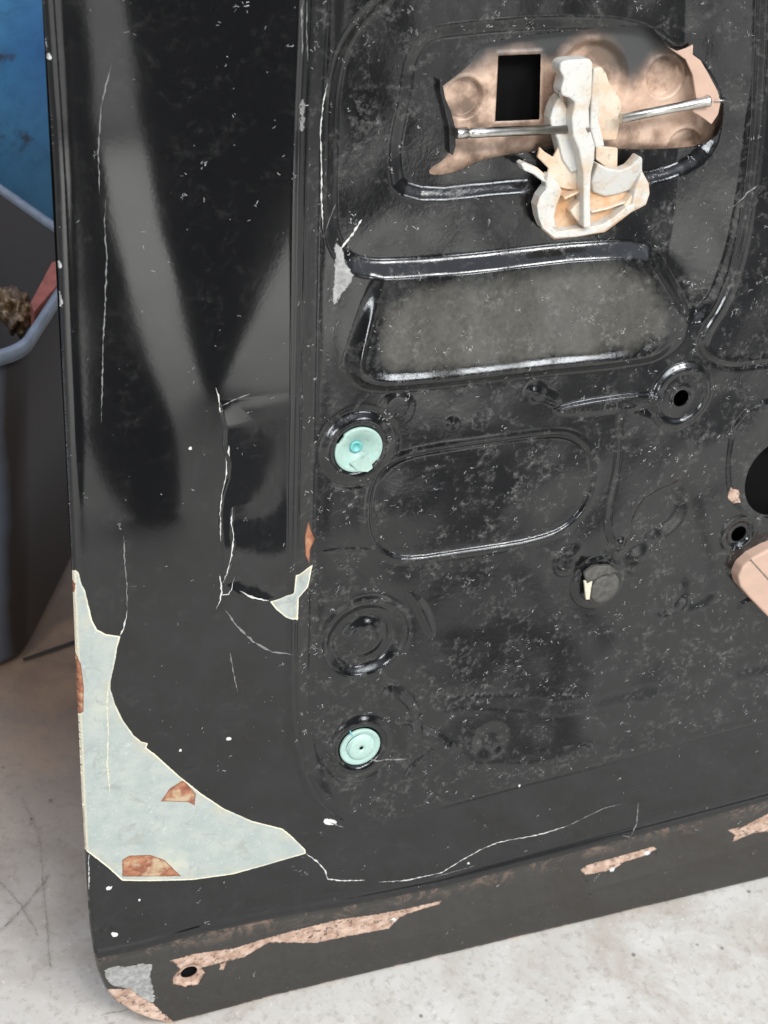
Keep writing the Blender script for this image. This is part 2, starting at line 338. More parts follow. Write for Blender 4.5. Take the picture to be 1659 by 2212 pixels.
def grid_mesh(name, verts, faces, attrs):
    me = bpy.data.meshes.new(name); n = len(verts); m = len(faces)
    me.vertices.add(n); me.vertices.foreach_set('co', verts.astype(np.float32).ravel())
    me.loops.add(m*4); me.loops.foreach_set('vertex_index', faces.astype(np.int32).ravel())
    me.polygons.add(m); me.polygons.foreach_set('loop_start', (np.arange(m)*4).astype(np.int32))
    me.update(calc_edges=True); me.validate()
    me.shade_smooth(); me.update()
    for k, v in attrs.items():
        at = me.attributes.new(k, 'FLOAT', 'POINT'); at.data.foreach_set('value', v.astype(np.float32))
    return me
vu, vv = verts[:, 0], verts[:, 1]
def multi(polys, w=0., sm=0, lim=20):
    s = np.full(vu.shape, float(lim))
    for p in polys: s = np.minimum(s, sdf(poly(p, w, sm), vu, vv, lim))
    return s
A = {'primer': np.minimum(multi([PRIMER], 0, 0), multi([SEAMCHIP], -.001, 0)), 'rust': multi(RUSTS), 'bare': multi(BARES, .001), 'chip_sheen': multi(CHIPS_SHEEN, .001), 'white': multi(WHITES, 0, 1),
     'edge': sdf(OUTLINE, vu, vv, 20), 'dusty': sdf(poly(SEAM, 0), vu, vv, 40), 'hemd': sdf(LEFT_HEM, vu, vv, 40), 'ledge': sdf(poly([(845, 640), (1100, 608), (1400, 570), (1450, 720), (1380, 750), (1100, 785), (870, 805), (820, 760)], 0, 1), vu, vv, 20)}

# ---------------------------------------------------------------- materials
def paint():
    k = NT('black_door_paint')
    wob = k.math('SUBTRACT', k.noise(420, 5, .65), .5); wob2 = k.math('SUBTRACT', k.noise(1300, 3, .6), .5)
    def mask(name, amp=1.2, e=.12, off=0.):
        d = k.math('ADD', k.attr(name), k.math('MULTIPLY', wob, amp)); d = k.math('ADD', d, k.math('MULTIPLY', wob2, amp*.4))
        return k.rng(d, e+off, -e+off), d
    # dirt and dust on the black
    n1 = k.noise(14, 5, .6); n2 = k.noise(260, 6, .7); n3 = k.noise(60, 4, .6, dist=1.0)
    dust = k.math('MULTIPLY', k.rng(n2, .47, .72), k.rng(n3, .47, .66))
    inner = k.rng(k.attr('dusty'), 2, -6)
    dust = k.math('MULTIPLY', dust, k.mixf(inner, .18, 1.0))
    film = k.math('MULTIPLY', k.rng(n1, .35, .7), k.mixf(inner, .001, .005))
    blk = k.mix(film, (.0055, .0056, .006), (.6, .57, .5))
    blk = k.mix(k.math('MULTIPLY', dust, .15), blk, (.5, .49, .46))
    blk = k.mix(k.math('MULTIPLY', k.rng(k.math('ADD', k.attr('ledge'), k.math('MULTIPLY', k.math('SUBTRACT', n3, .5), 22)), 5, -6), k.rng(n2, .25, .65, .065, .115)), blk, (.58, .55, .47))
    vor = k.n('ShaderNodeTexVoronoi'); vor.inputs['Scale'].default_value = 210; k.l(k.tc.outputs['Object'], vor.inputs['Vector'])
    wn = k.n('ShaderNodeTexWhiteNoise'); k.l(vor.outputs['Position'], wn.inputs['Vector'])
    sp = k.math('MULTIPLY', k.rng(vor.outputs['Distance'], .085, .05), k.rng(wn.outputs['Value'], .80, .95))
    blk = k.mix(k.math('MULTIPLY', sp, .22), blk, (.6, .6, .58))
    hb = k.math('MULTIPLY', k.math('MULTIPLY', k.rng(k.attr('hemd'), .5, -.5), k.rng(k.attr('hemd'), -14, -2)), k.rng(k.noise(55, 7, .8, dist=.8), .50, .62))
    blk = k.mix(k.math('MULTIPLY', hb, .45), blk, (.26, .16, .11)); blk = k.mix(k.math('MULTIPLY', k.rng(k.attr('hemd'), .3, -.3), .035), blk, (.5, .42, .33))
    # pale primer with mottling
    pn = k.noise(90, 6, .6); pn2 = k.noise(700, 5, .75); pn3 = k.noise(25, 3, .5)
    pr = k.mix(k.rng(pn, .35, .65), (.29, .325, .305), (.35, .37, .34))
    pr = k.mix(k.math('MULTIPLY', k.rng(pn2, .57, .68), .6), pr, (.22, .26, .25)); pr = k.mix(k.math('MULTIPLY', k.rng(k.noise(330, 5, .7, dist=1.5), .60, .66), .5), pr, (.52, .54, .52))
    pr = k.mix(k.math('MULTIPLY', k.rng(pn3, .58, .7), .35), pr, (.62, .56, .38))
    pr = k.mix(k.math('MULTIPLY', k.rng(k.noise(48, 7, .75, dist=2.0), .54, .64), .38), pr, (.19, .19, .165))
    pr = k.mix(k.math('MULTIPLY', k.rng(k.attr('primer'), -9, 0), k.math('MULTIPLY', k.rng(k.noise(75, 6, .7), .48, .62), .45)), pr, (.46, .38, .22))
    mp, dp = mask('primer', .75, .08)
    cream = k.math('MULTIPLY', k.rng(k.math('ABSOLUTE', k.math('ADD', dp, .45)), .55, .30), k.rng(k.noise(30, 4, .6), .38, .52, .25, 1))
    pr = k.mix(k.math('MULTIPLY', cream, .8), pr, (.70, .64, .47))
    edgeb = k.math('MULTIPLY', k.rng(k.attr('edge'), -2.2, -1.2), k.rng(pn2, .35, .5))
    pr = k.mix(k.math('MULTIPLY', edgeb, .75), pr, (.68, .60, .44))
    col = k.mix(mp, blk, pr)
    rim = k.rng(k.math('ABSOLUTE', k.math('SUBTRACT', dp, .2)), .22, .10)
    # chipped grey with the painted facet sheen, bare metal and rust
    mc, dc = mask('chip_sheen', 4.5, .15); col = k.mix(mc, col, k.mix(k.rng(k.noise(220, 5, .7), .4, .6), (.20, .20, .19), (.33, .325, .31)))
    mb, db = mask('bare', 3.2, .12)
    bn = k.noise(130, 6, .7); bare = k.mix(k.rng(bn, .38, .62), (.52, .38, .30), (.30, .19, .135)); bare = k.mix(k.rng(k.noise(240, 6, .75), .54, .62), bare, (.07, .05, .04))
    col = k.mix(mb, col, bare)
    lip = k.math('MULTIPLY', k.rng(k.attr('edge'), -2.6, -1.4), k.rng(k.noise(45, 6, .7), .50, .58))
    sepo = k.n('ShaderNodeSeparateXYZ'); k.l(k.tc.outputs['Object'], sepo.inputs[0])
    lip = k.math('MULTIPLY', lip, k.rng(sepo.outputs[1], -.325, -.335))
    col = k.mix(lip, col, (.55, .40, .30))
    col = k.mix(k.math('MULTIPLY', mb, k.math('MULTIPLY', k.rng(k.math('ABSOLUTE', db), .55, .2), .6)), col, (.12, .07, .05))
    mr, dr = mask('rust', .8, .12)
    rn = k.noise(160, 6, .7); rust = k.mix(k.rng(rn, .40, .62), (.19, .065, .04), (.36, .17, .09))
    rust = k.mix(k.rng(k.noise(70, 4, .6), .52, .62), rust, (.40, .30, .19)); rust = k.mix(k.math('MULTIPLY', k.rng(k.math('ABSOLUTE', dr), .9, .3), .8), rust, (.16, .06, .035)); col = k.mix(mr, col, rust)
    mw, dw = mask('white', 2.4, .10); col = k.mix(mw, col, (.55, .55, .52))
    k.l(col, k.b.inputs['Base Color'])
    lay = k.math('MAXIMUM', k.math('MAXIMUM', mp, mb), k.math('MAXIMUM', mr, k.math('MAXIMUM', mw, mc)))
    lay = k.math('MAXIMUM', lay, lip)
    rough = k.mixf(k.rng(n1, .3, .7), .065, .14); rough = k.math('ADD', rough, k.math('MULTIPLY', dust, .35))
    rough = k.mixf(inner, k.rng(n1, .3, .7, .045, .08), rough)
    k.l(k.mixf(lay, rough, .72), k.b.inputs['Roughness'])
    k.l(k.mixf(lay, .56, .3), k.b.inputs['Specular IOR Level'])
    orange = k.noise(520, 2, .5)
    b0 = k.bump(orange, .012, .0004)
    b1 = k.bump(k.math('MULTIPLY', n2, inner), .16, .0005, b0)
    b2 = k.bump(lay, 1.0, -.00035, b1) if False else None
    bb = k.n('ShaderNodeBump'); bb.invert = True; bb.inputs['Strength'].default_value = .9; bb.inputs['Distance'].default_value = .0004
    k.l(lay, bb.inputs['Height']); k.l(b1, bb.inputs['Normal']); k.l(bb.outputs[0], k.b.inputs['Normal'])
    return k.m
M_PAINT = paint()
def flat_attr_metal():
    k = NT('overspray_primer')
    n = k.noise(60, 5, .6); c = k.mix(k.rng(n, .38, .64), (.54, .385, .29), (.36, .22, .15))
    c = k.mix(k.math('MULTIPLY', k.rng(k.noise(30, 5, .6), .45, .60), .85), c, (.10, .07, .05))
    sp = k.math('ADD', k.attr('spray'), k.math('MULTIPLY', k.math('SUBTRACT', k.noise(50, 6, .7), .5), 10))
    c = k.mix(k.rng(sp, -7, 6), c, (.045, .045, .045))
    c = k.mix(k.rng(k.attr('dark'), .2, -.2), c, (.006, .006, .006))
    k.l(c, k.b.inputs['Base Color']); k.b.inputs['Roughness'].default_value = .34
    k.l(k.bump(n, .1, .0005), k.b.inputs['Normal']); return k.m
M_BACK = flat_attr_metal()
M_DARK = simple('inside_black', (.004, .004, .004), .9, spec=.1)
M_WHITE = None
def plastic(name, a, b, thr=(.45, .7), rough=.42, sss=.25):
    k = NT(name); n = k.noise(70, 5, .6)
    c = k.mix(k.rng(n, *thr), a, b); c = k.mix(k.math('MULTIPLY', k.rng(k.noise(330, 6, .8), .56, .68), .6), c, (.17, .14, .11))
    k.l(c, k.b.inputs['Base Color']); k.b.inputs['Roughness'].default_value = rough
    k.b.inputs['Subsurface Weight'].default_value = sss; k.b.inputs['Subsurface Radius'].default_value = (.003, .002, .0012); k.b.inputs['Subsurface Scale'].default_value = .5
    k.l(k.bump(k.noise(500, 4, .6), .15, .0004), k.b.inputs['Normal']); return k.m
M_PLW = plastic('yellowed_white_plastic', (.50, .49, .455), (.47, .36, .25), (.50, .66))
M_PLY = plastic('stained_cream_plastic', (.58, .50, .40), (.54, .36, .23), (.4, .65))
M_PLO = plastic('orange_stained_plastic', (.56, .40, .27), (.48, .27, .13), (.4, .6))
M_TEAL = plastic('mint_plastic', (.29, .415, .365), (.33, .455, .405), (.4, .6), .45, .3)
M_TEALB = plastic('pale_mint_plastic', (.37, .49, .44), (.33, .455, .405), (.4, .6), .45, .3)
M_TEALD = plastic('deep_teal_plastic', (.12, .38, .36), (.14, .38, .44), (.4, .6), .4, .1)
M_STEEL = simple('worn_steel_rod', (.62, .60, .56), .28, 1., .35, 120)
M_STEELD = simple('dark_steel_tip', (.32, .28, .24), .4, 1., .3, 400)
M_LINT = simple('pale_lint', (.42, .42, .41), .9, var=.7, nscale=90)
M_CRACK = simple('exposed_primer_line', (.60, .60, .56), .8, var=.4, nscale=900)
M_CRACKF = simple('faint_scratch_bar', (.20, .20, .19), .7, var=.5, nscale=900)
M_CREAM = simple('cream_line', (.58, .55, .42), .8, var=.3, nscale=900)
M_BOLT = simple('dusty_black_bolt', (.085, .08, .07), .6, 0, .55, 260, .3)
M_BEIGE = simple('beige_primed_metal', (.46, .31, .235), .5, 0, .12, 60, .1)
M_TAB = simple('dark_painted_tab', (.012, .012, .012), .25, 0, .3, 300, .1)

# ---------------------------------------------------------------- car door
door = bpy.data.objects.new('car_door', None); COL.objects.link(door)
door.matrix_world = Matrix.Translation(d2w((0, 0, 0))) @ Matrix((dirw((1, 0, 0)), dirw((0, 1, 0)), dirw((0, 0, 1)))).transposed().to_4x4()
tag(door, 'glossy black stripped car door leaning on concrete, its lower corner peeled to pale primer', 'car door')
panel = link('inner_panel', grid_mesh('inner_panel', verts, faces, A), door, M_PAINT)

def hz(u, v):
    i = np.clip(np.searchsorted(us, u)-1, 0, nx-2); j = np.clip(np.searchsorted(vs, v)-1, 0, ny-2)
    fu = np.clip((u-us[i])/(us[i+1]-us[i]), 0, 1); fv = np.clip((v-vs[j])/(vs[j+1]-vs[j]), 0, 1)
    return (H[j, i]*(1-fu)*(1-fv)+H[j, i+1]*fu*(1-fv)+H[j+1, i]*(1-fu)*fv+H[j+1, i+1]*fu*fv)/1000
def onsurf(x, y):
    """photo point -> door (u,v,w) on the pressed surface"""
    w = 0.
    for _ in range(5):
        u, v = P(x, y, w); w = float(hz(u, v))
    return u, v, w
def removed(u, v): return float(remove_field(np.array([u]), np.array([v]))[0]) > -.3
# back of the door (outer skin) seen black through the holes
bm = bmesh.new()
bp = [(-.172, VB+.10), (-.14, VB+.03), (-.09, VB+.012), (.44, VB+.008), (.44, .40), (-.174, .40)]
for w0 in (-.0225,):
    bm.faces.new([bm.verts.new((u, v, w0-.006)) for u, v in bp])
hu_, hv_ = P(411, 2108, .0)
bm.faces.new([bm.verts.new((hu_+.010*math.cos(a), hv_+.010*math.sin(a), -.0065)) for a in [math.pi*i/10 for i in range(20)]])  # dark disc added behind the hem hole so it reads black
me = bpy.data.meshes.new('outer_skin'); bm.to_mesh(me); bm.free(); sk_o = link('outer_skin', me, door, M_DARK)
md = sk_o.modifiers.new('th', 'SOLIDIFY'); md.thickness = .001

# bracket behind the handle opening
WB = -.0185
u0, v1 = P(905, 10, WB); u0 -= .01
bu_ = np.arange(P(915, 250, WB)[0], P(1600, 250, WB)[0], .0006); bv_ = np.arange(P(1200, 450, WB)[1], P(1200, 10, WB)[1]+.012, .0006)
BU, BV = np.meshgrid(bu_, bv_)
BH = np.full(BU.shape, WB*1000.)
for x, y, r_, hh, ww in ((1003, 212, 10.2, -4.0, 1.0), (1436, 166, 10.8, -4.0, 1.0), (1478, 318, 10, -3.4, 1.0)):
    BH += hh*Fi(circ(BU, BV, x, y, WB)-r_, ww)+.3*G(circ(BU, BV, x, y, WB), r_+1.5, .8)
r = circ(BU, BV, 1278, 180, WB); BH += -5*Fi(r-21, 6)
rect = sdf(poly([(1076, 120), (1168, 116), (1165, 258), (1069, 262)], WB, 0), BU, BV, 20); BH += .6*G(rect, 1.2, 1)
low = sdf(poly(c1([(60, 900), (300, 900), (360, 720), (600, 668), (700, 640), (900, 640), (1020, 655), (1240, 655), (1350, 580), (1420, 700), (1400, 1000), (60, 1200)]), WB, 1), BU, BV, 20)
BH += -3*Fi(low, 8)
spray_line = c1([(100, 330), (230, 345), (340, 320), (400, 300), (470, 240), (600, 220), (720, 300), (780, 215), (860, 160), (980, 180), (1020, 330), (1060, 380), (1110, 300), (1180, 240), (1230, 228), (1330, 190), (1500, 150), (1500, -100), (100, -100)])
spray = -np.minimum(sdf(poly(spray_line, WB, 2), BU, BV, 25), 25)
kb = rect > .0
gv2, gu2 = np.gradient(rect, bv_*1000, bu_*1000); nb = np.abs(rect) < .43
BU = BU-np.where(nb, rect*gu2, 0)/1000; BV = BV-np.where(nb, rect*gv2, 0)/1000
kv = rect > -.43; bidx = np.arange(BU.size).reshape(BU.shape)
kf2 = kv[:-1, :-1] & kv[1:, :-1] & kv[1:, 1:] & kv[:-1, 1:]
q2 = np.stack([bidx[:-1, :-1][kf2], bidx[:-1, 1:][kf2], bidx[1:, 1:][kf2], bidx[1:, :-1][kf2]], 1)
me = grid_mesh('handle_bracket', np.stack([BU.ravel(), BV.ravel(), BH.ravel()/1000], 1), q2, {'spray': spray.ravel(), 'dark': np.full(BU.size, 5.)})
brk = link('handle_bracket', me, door, M_BACK); tag(brk, 'beige primed bracket with round dimples and a rectangular slot')

# -------- traced solid pieces in door space
def prism(name, pts, w1, w0, mat, parent, bev=.0006, wt=None, sm=0, top=None):
    """outline traced at height w1 (m), solid down to w0; optional per-point tilt through top(u,v)"""
    q = chaikin([P(x, y, w1) for x, y in pts], sm) if sm else [P(x, y, w1) for x, y in pts]
    bm = bmesh.new()
    tp = [bm.verts.new((u, v, (top(u, v) if top else w1))) for u, v in q]; bt = [bm.verts.new((u, v, w0)) for u, v in q]
    n = len(q); bm.faces.new(tp); bm.faces.new(bt[::-1])
    for i in range(n): bm.faces.new((tp[i], bt[i], bt[(i+1) % n], tp[(i+1) % n]))
    bmesh.ops.recalc_face_normals(bm, faces=bm.faces)
    me = bpy.data.meshes.new(name); bm.to_mesh(me); bm.free(); o = link(name, me, parent, mat)
    if bev:
        m = o.modifiers.new('bev', 'BEVEL'); m.width = bev; m.segments = 2; m.limit_method = 'ANGLE'
    return o
def ring_wall(name, pts, w1, w0, th, mat, parent, closed=False):
    q = [P(x, y, w1) for x, y in pts]; bm = bmesh.new(); n = len(q); secs = []
    for i in range(n):
        a = np.array(q[i-1] if (i > 0 or closed) else q[i]); b = np.array(q[(i+1) % n] if (i < n-1 or closed) else q[i])
        t = b-a; t /= np.linalg.norm(t); nn = np.array([-t[1], t[0]])*th*rnd.uniform(.8, 1.15)/2; p = np.array(q[i]); z = w1+rnd.uniform(-.0004, .0004)
        secs.append([bm.verts.new((*(p+nn), z)), bm.verts.new((*(p-nn), z)), bm.verts.new((*(p-nn), w0)), bm.verts.new((*(p+nn), w0))])
    for i in range(n if closed else n-1):
        s, t = secs[i], secs[(i+1) % n]
        for j in range(4): bm.faces.new((s[j], s[(j+1) % 4], t[(j+1) % 4], t[j]))
    if not closed: bm.faces.new(secs[0]); bm.faces.new(secs[-1][::-1])
    bmesh.ops.recalc_face_normals(bm, faces=bm.faces)
    me = bpy.data.meshes.new(name); bm.to_mesh(me); bm.free(); o = link(name, me, parent, mat)
    m = o.modifiers.new('bev', 'BEVEL'); m.width = .0004; m.segments = 2; m.limit_method = 'ANGLE'; return o
def tube(name, p0, p1, r, mat, parent, prof=None, seg=24):
    p0, p1 = Vector(p0), Vector(p1); ax = (p1-p0); L = ax.length; q = ax.to_track_quat('Z', 'Y'); bm = bmesh.new(); rings = []
    prof = prof or [(0, 1), (1, 1)]
    for t, rr in prof:
        rings.append([bm.verts.new(p0+q@Vector((r*rr*math.cos(2*math.pi*i/seg), r*rr*math.sin(2*math.pi*i/seg), L*t))) for i in range(seg)])
    for a, b in zip(rings, rings[1:]):
        for i in range(seg): bm.faces.new((a[i], a[(i+1) % seg], b[(i+1) % seg], b[i])).smooth = True
    bm.faces.new(rings[0][::-1]); bm.faces.new(rings[-1])
    me = bpy.data.meshes.new(name); bm.to_mesh(me); bm.free(); return link(name, me, parent, mat)
def PW(x, y, w): u, v = P(x, y, w); return (u, v, w)

# pivot lever of the inside handle (broken white plastic)
lever = prism('broken_handle', c1([(765, 268), (800, 262), (878, 258), (892, 275), (892, 330), (888, 420), (876, 480), (880, 560), (903, 640), (900, 700), (886, 760), (882, 860), (884, 1000), (852, 1000), (850, 760), (832, 660), (806, 600), (800, 520), (815, 450), (790, 430), (757, 420), (752, 395), (766, 345), (748, 310), (750, 280)]), .004, -.006, M_PLW, door, .0010)
tag(lever, 'broken white plastic handle lever stained orange')
prism('lever_core', c1([(756, 420), (735, 440), (718, 475), (706, 520), (712, 560), (738, 610), (760, 700), (800, 760), (840, 740), (835, 640), (800, 520)]), -.003, -.012, M_PLW, lever, .0009)
prism('left_web', c1([(660, 645), (680, 665), (720, 690), (745, 640), (800, 600), (850, 760), (852, 840), (780, 830), (740, 820), (690, 830), (680, 795), (640, 765), (590, 748), (578, 722), (600, 712), (650, 735), (690, 770), (700, 740), (650, 690)]), -.0045, -.0065, M_PLY, lever, .0006)
prism('right_block', c1([(905, 330), (936, 352), (940, 320), (975, 312), (998, 345), (1010, 385), (1066, 470), (1056, 560), (1040, 640), (935, 642), (912, 580), (900, 480), (892, 420)]), -.002, -.013, M_PLY, lever, .0012, top=lambda u, v: -.002+(P(940, 200, -.002)[0]-u)*.25)
prism('block_flange', c1([(895, 300), (918, 330), (925, 420), (915, 520), (945, 640), (905, 650), (880, 560), (886, 400)]), .0005, -.010, M_PLW, lever, .0008)
prism('lower_tab', c1([(905, 640), (1002, 650), (1000, 738), (960, 742), (905, 700)]), -.008, -.011, M_PLY, lever, .0006)
# cup of the lever: floor, bowed wall pieces and stiffening rib
cup = c1([(690, 828), (660, 868), (644, 895), (648, 960), (668, 1005), (722, 1050), (820, 1040), (945, 1018), (990, 985), (1060, 932), (1125, 898), (1141, 850), (1138, 805), (1110, 752), (1098, 690), (1088, 680), (1072, 705), (1035, 735), (1000, 742), (960, 738), (905, 712), (850, 760), (760, 800)])
prism('cup_floor', cup, -.0065, -.008, M_PLO, lever, .0004)
prism('cup_back', c1([(905, 712), (960, 738), (1010, 744), (1048, 728), (1072, 702), (1090, 678), (1100, 690), (1108, 750), (1092, 790), (1075, 838), (1010, 862), (960, 872), (905, 850), (888, 800)]), -.0015, -.0075, M_PLW, lever, .0012, top=lambda u, v: -.004+(v-P(1000, 430, -.003)[1])*.30)
prism('cup_lobe', c1([(1075, 840), (1092, 792), (1108, 752), (1138, 800), (1142, 850), (1126, 898), (1085, 915), (1060, 912)]), .0005, -.0075, M_PLW, lever, .0012)
ring_wall('cup_wall', c1([(700, 830), (672, 870), (664, 900), (668, 950), (685, 990), (730, 1030), (820, 1022), (935, 1000), (980, 970), (1050, 918), (1072, 905)]), .0005, -.007, .0042, M_PLW, lever)
prism('side_wall', c1([(700, 760), (740, 800), (760, 840), (735, 900), (722, 960), (735, 1000), (700, 1000), (668, 960), (655, 905), (690, 840), (684, 800)]), -.001, -.0075, M_PLW, lever, .001)
ring_wall('cup_shelf', c1([(765, 870), (850, 835)]), -.001, -.007, .0014, M_PLY, lever)
ring_wall('cup_shelf', c1([(885, 930), (960, 915), (1050, 880)]), -.003, -.007, .0012, M_PLY, lever)
prism('gusset', c1([(792, 925), (835, 880), (852, 870), (852, 985), (820, 965)]), -.001, -.007, M_PLY, lever, .0008)
prism('gusset', c1([(1028, 905), (1068, 850), (1072, 905), (1050, 925)]), -.001, -.007, M_PLY, lever, .0008)
prism('torn_wing', c1([(578, 722), (592, 712), (640, 735), (668, 760), (690, 800), (672, 795), (635, 765), (592, 748)]), .0015, -.0055, M_PLW, lever, .0005)
prism('hook', c1([(742, 398), (750, 405), (764, 445), (758, 450), (744, 420)]), .0046, .004, M_STEELD, lever, 0)
prism('dirt_chip', c1([(862, 560), (880, 556), (884, 575), (872, 582)]), .0046, .0038, M_STEELD, lever, .0001)
# pivot rods
rp = [(0, 1.08), (.02, 1.12), (.10, 1.12), (.105, .85), (.125, .85), (.13, 1.06), (.25, 1.06), (.26, 1), (1, 1)]
tube('pivot_rod', PW(985, 288, -.006), PW(1222, 279, -.004), .0026, M_STEEL, door, rp)
rod2 = tube('pivot_rod', PW(1531, 218, -.006), PW(1340, 256, -.006), .0026, M_STEEL, door, [(0, 1.25), (.02, 1.25), (.03, 1.05), (.30, 1.05), (.31, .97), (1, .97)])
tube('rod_tip', PW(1574, 217, -.006), PW(1545, 217, -.006), .0004, M_STEEL, rod2)
# folded tabs that hold the rod
tabR = prism('rod_tab', c1([(1222, 206), (1262, 225), (1302, 212), (1332, 196), (1330, 240), (1365, 265), (1400, 325), (1440, 400), (1452, 450), (1442, 500), (1412, 545), (1372, 515), (1328, 488), (1345, 430), (1330, 330), (1300, 262)]), -.0075, -.0090, M_BEIGE, door, .0004)
prism('rod_tab', c1([(222, 350), (232, 352), (246, 430), (272, 490), (290, 560), (292, 640), (279, 682), (264, 672), (262, 560), (240, 470), (222, 400)]), -.009, -.014, M_TAB, door, .0005)

# mint plugs
def lathe(name, c, prof, mat, parent, seg=72, wob=None):
    bm = bmesh.new(); rings = []
    for r, z in prof:
        rings.append([bm.verts.new((c[0]+r*(wob(2*math.pi*i/seg, r) if wob else 1)*math.cos(2*math.pi*i/seg), c[1]+r*(wob(2*math.pi*i/seg, r) if wob else 1)*math.sin(2*math.pi*i/seg), c[2]+z)) for i in range(seg)])
    for a, b in zip(rings, rings[1:]):
        for i in range(seg): bm.faces.new((a[i], a[(i+1) % seg], b[(i+1) % seg], b[i])).smooth = True
    bmesh.ops.recalc_face_normals(bm, faces=bm.faces)
    me = bpy.data.meshes.new(name); bm.to_mesh(me); bm.free(); return link(name, me, parent, mat)
mm = .001
def wobA(a, r): return 1+.02*math.sin(2*a+1)+(-.075 if 2.35 < a < 2.75 and r > .008 else 0)+(-.05 if 5.3 < a < 5.7 and r > .008 else 0)
cA = PW(775, 972, -.0035)
pA = lathe('plastic_plug', cA, [(13.6*mm, -1.5*mm), (13.9*mm, -.2*mm), (13.5*mm, .5*mm), (12.2*mm, .3*mm), (9*mm, -1.2*mm), (5*mm, -4.2*mm), (3*mm, -5.2*mm), (2.8*mm, -5.4*mm)], M_TEAL, door, 90, wobA)
tag(pA, 'mint plastic plug with a torn, folded face')
lathe('plug_centre', (cA[0], cA[1], cA[2]-.0048), [(3.6*mm, 0), (3.4*mm, 1.2*mm), (2.3*mm, 1.3*mm), (1.8*mm, .2*mm), (.01*mm, 0)], M_TEALD, pA, 32)
bm = bmesh.new()
fl = [P(*q, -.002) for q in [(758, 1002), (782, 990), (796, 977), (800, 990), (806, 1012), (795, 1020), (775, 1019)]]
bm.faces.new([bm.verts.new((u, v, -.0034+.0016*(i in (1, 2)))) for i, (u, v) in enumerate(fl)])
me = bpy.data.meshes.new('folded_flap'); bm.to_mesh(me); bm.free(); fo = link('folded_flap', me, pA, M_TEALB); fo.modifiers.new('s', 'SOLIDIFY').thickness = .0008
bm = bmesh.new()
fl = [P(*q, -.005) for q in [(745, 985), (757, 962), (775, 955), (790, 975), (770, 995), (752, 1001)]]
cB = PW(778, 1614, -.0035)
pB = lathe('plastic_plug', cB, [(13*mm, -1.5*mm), (13.3*mm, -.2*mm), (12.9*mm, .5*mm), (11.8*mm, .6*mm), (9.6*mm, -.6*mm), (9.0*mm, -.8*mm)], M_TEAL, door, 72)
tag(pB, 'intact mint plastic plug with a raised centre disc')
lathe('plug_centre', (cB[0]+.9*mm, cB[1]-.9*mm, cB[2]), [(9.6*mm, -1.0*mm), (8.6*mm, -.5*mm), (8.2*mm, .6*mm), (7.8*mm, .9*mm), (3*mm, .5*mm), (1.5*mm, .3*mm), (1.2*mm, -1.2*mm), (.01*mm, -1.2*mm)], M_TEALB, pB, 64)
prism('plug_slit', [(757, 1578), (762, 1588), (766, 1592), (763, 1593), (758, 1589), (755, 1579)], -.0028, -.0031, M_TEALD, pB, 0)
lathe('plug_hole', (cB[0]+.9*mm, cB[1]-.9*mm, cB[2]), [(1.25*mm, -.2*mm), (1.2*mm, -.9*mm), (.01*mm, -.95*mm)], M_DARK, pB, 20)

# slotted bolt
u, v, w = onsurf(1300, 1268)
c = (u, v, w)
bolt = lathe('bolt', c, [(11.5*mm, -.5*mm), (11.5*mm, .8*mm), (10.6*mm, 1.2*mm), (9.6*mm, 1.2*mm), (9.6*mm, 2.8*mm), (9.0*mm, 3.4*mm), (6*mm, 3.7*mm), (.01*mm, 3.8*mm)], M_BOLT, door, 60, lambda a, r: 1+.025*math.sin(3*a+1))
prism('bolt_ledge', [(1262, 1240), (1282, 1224), (1318, 1222), (1338, 1236), (1300, 1244), (1268, 1262)], c[2]+.0050, c[2]+.002, M_BOLT, bolt, .0008)
prism('bolt_chip', [(1262, 1256), (1270, 1253), (1280, 1256), (1277, 1272), (1274, 1295), (1266, 1296), (1264, 1275)], c[2]+.0046, c[2]+.003, M_CREAM, bolt, .0003)
# beige lug at the right
lug = prism('beige_lug', [(1595, 1248), (1604, 1226), (1626, 1206), (1659, 1188), (1720, 1165), (1760, 1280), (1700, 1365), (1659, 1332), (1620, 1292), (1600, 1268)], .004, -.010, M_BEIGE, door, .0014)
prism('lug_groove', [(1621, 1210), (1623, 1209), (1664, 1254), (1662, 1256)], .0044, .0039, M_STEELD, lug, 0)

# -------- ribbons following the surface
def ribbon(name, pts, wd, mat, parent, off=.00012, jit=.0, taper=True, sub=.0015):
    q = [P(*p) for p in pts]; out = []
    for p in pts: u, v, w = onsurf(*p); out.append(np.array([u, v]))
    path = [out[0]]
    for a, b in zip(out, out[1:]):
        n = max(1, int(np.linalg.norm(b-a)/sub))
        for i in range(1, n+1): path.append(a+(b-a)*i/n)
    path = np.array(path)
    path[1:-1] += nrs.uniform(-1, 1, (len(path)-2, 2))*jit
    bm = bmesh.new(); prev = None
    for i, p in enumerate(path):
        t = path[min(i+1, len(path)-1)]-path[max(i-1, 0)]; t /= (np.linalg.norm(t)+1e-9); nn = np.array([-t[1], t[0]])
        f = i/(len(path)-1); ww = wd/2*(min(1, 6*min(f, 1-f)+.15) if taper else 1)*rnd.uniform(.2, 1.6)
        row = []
        for s in (-1, 0, 1):
            qq = p+nn*ww*s; row.append(bm.verts.new((qq[0], qq[1], float(hz(qq[0], qq[1]))+off+(.00008 if s == 0 else 0))))
        if prev:
            for s in (0, 1): bm.faces.new((prev[s], prev[s+1], row[s+1], row[s])).smooth = True
        prev = row
    me = bpy.data.meshes.new(name); bm.to_mesh(me); bm.free(); return link(name, me, parent, mat)
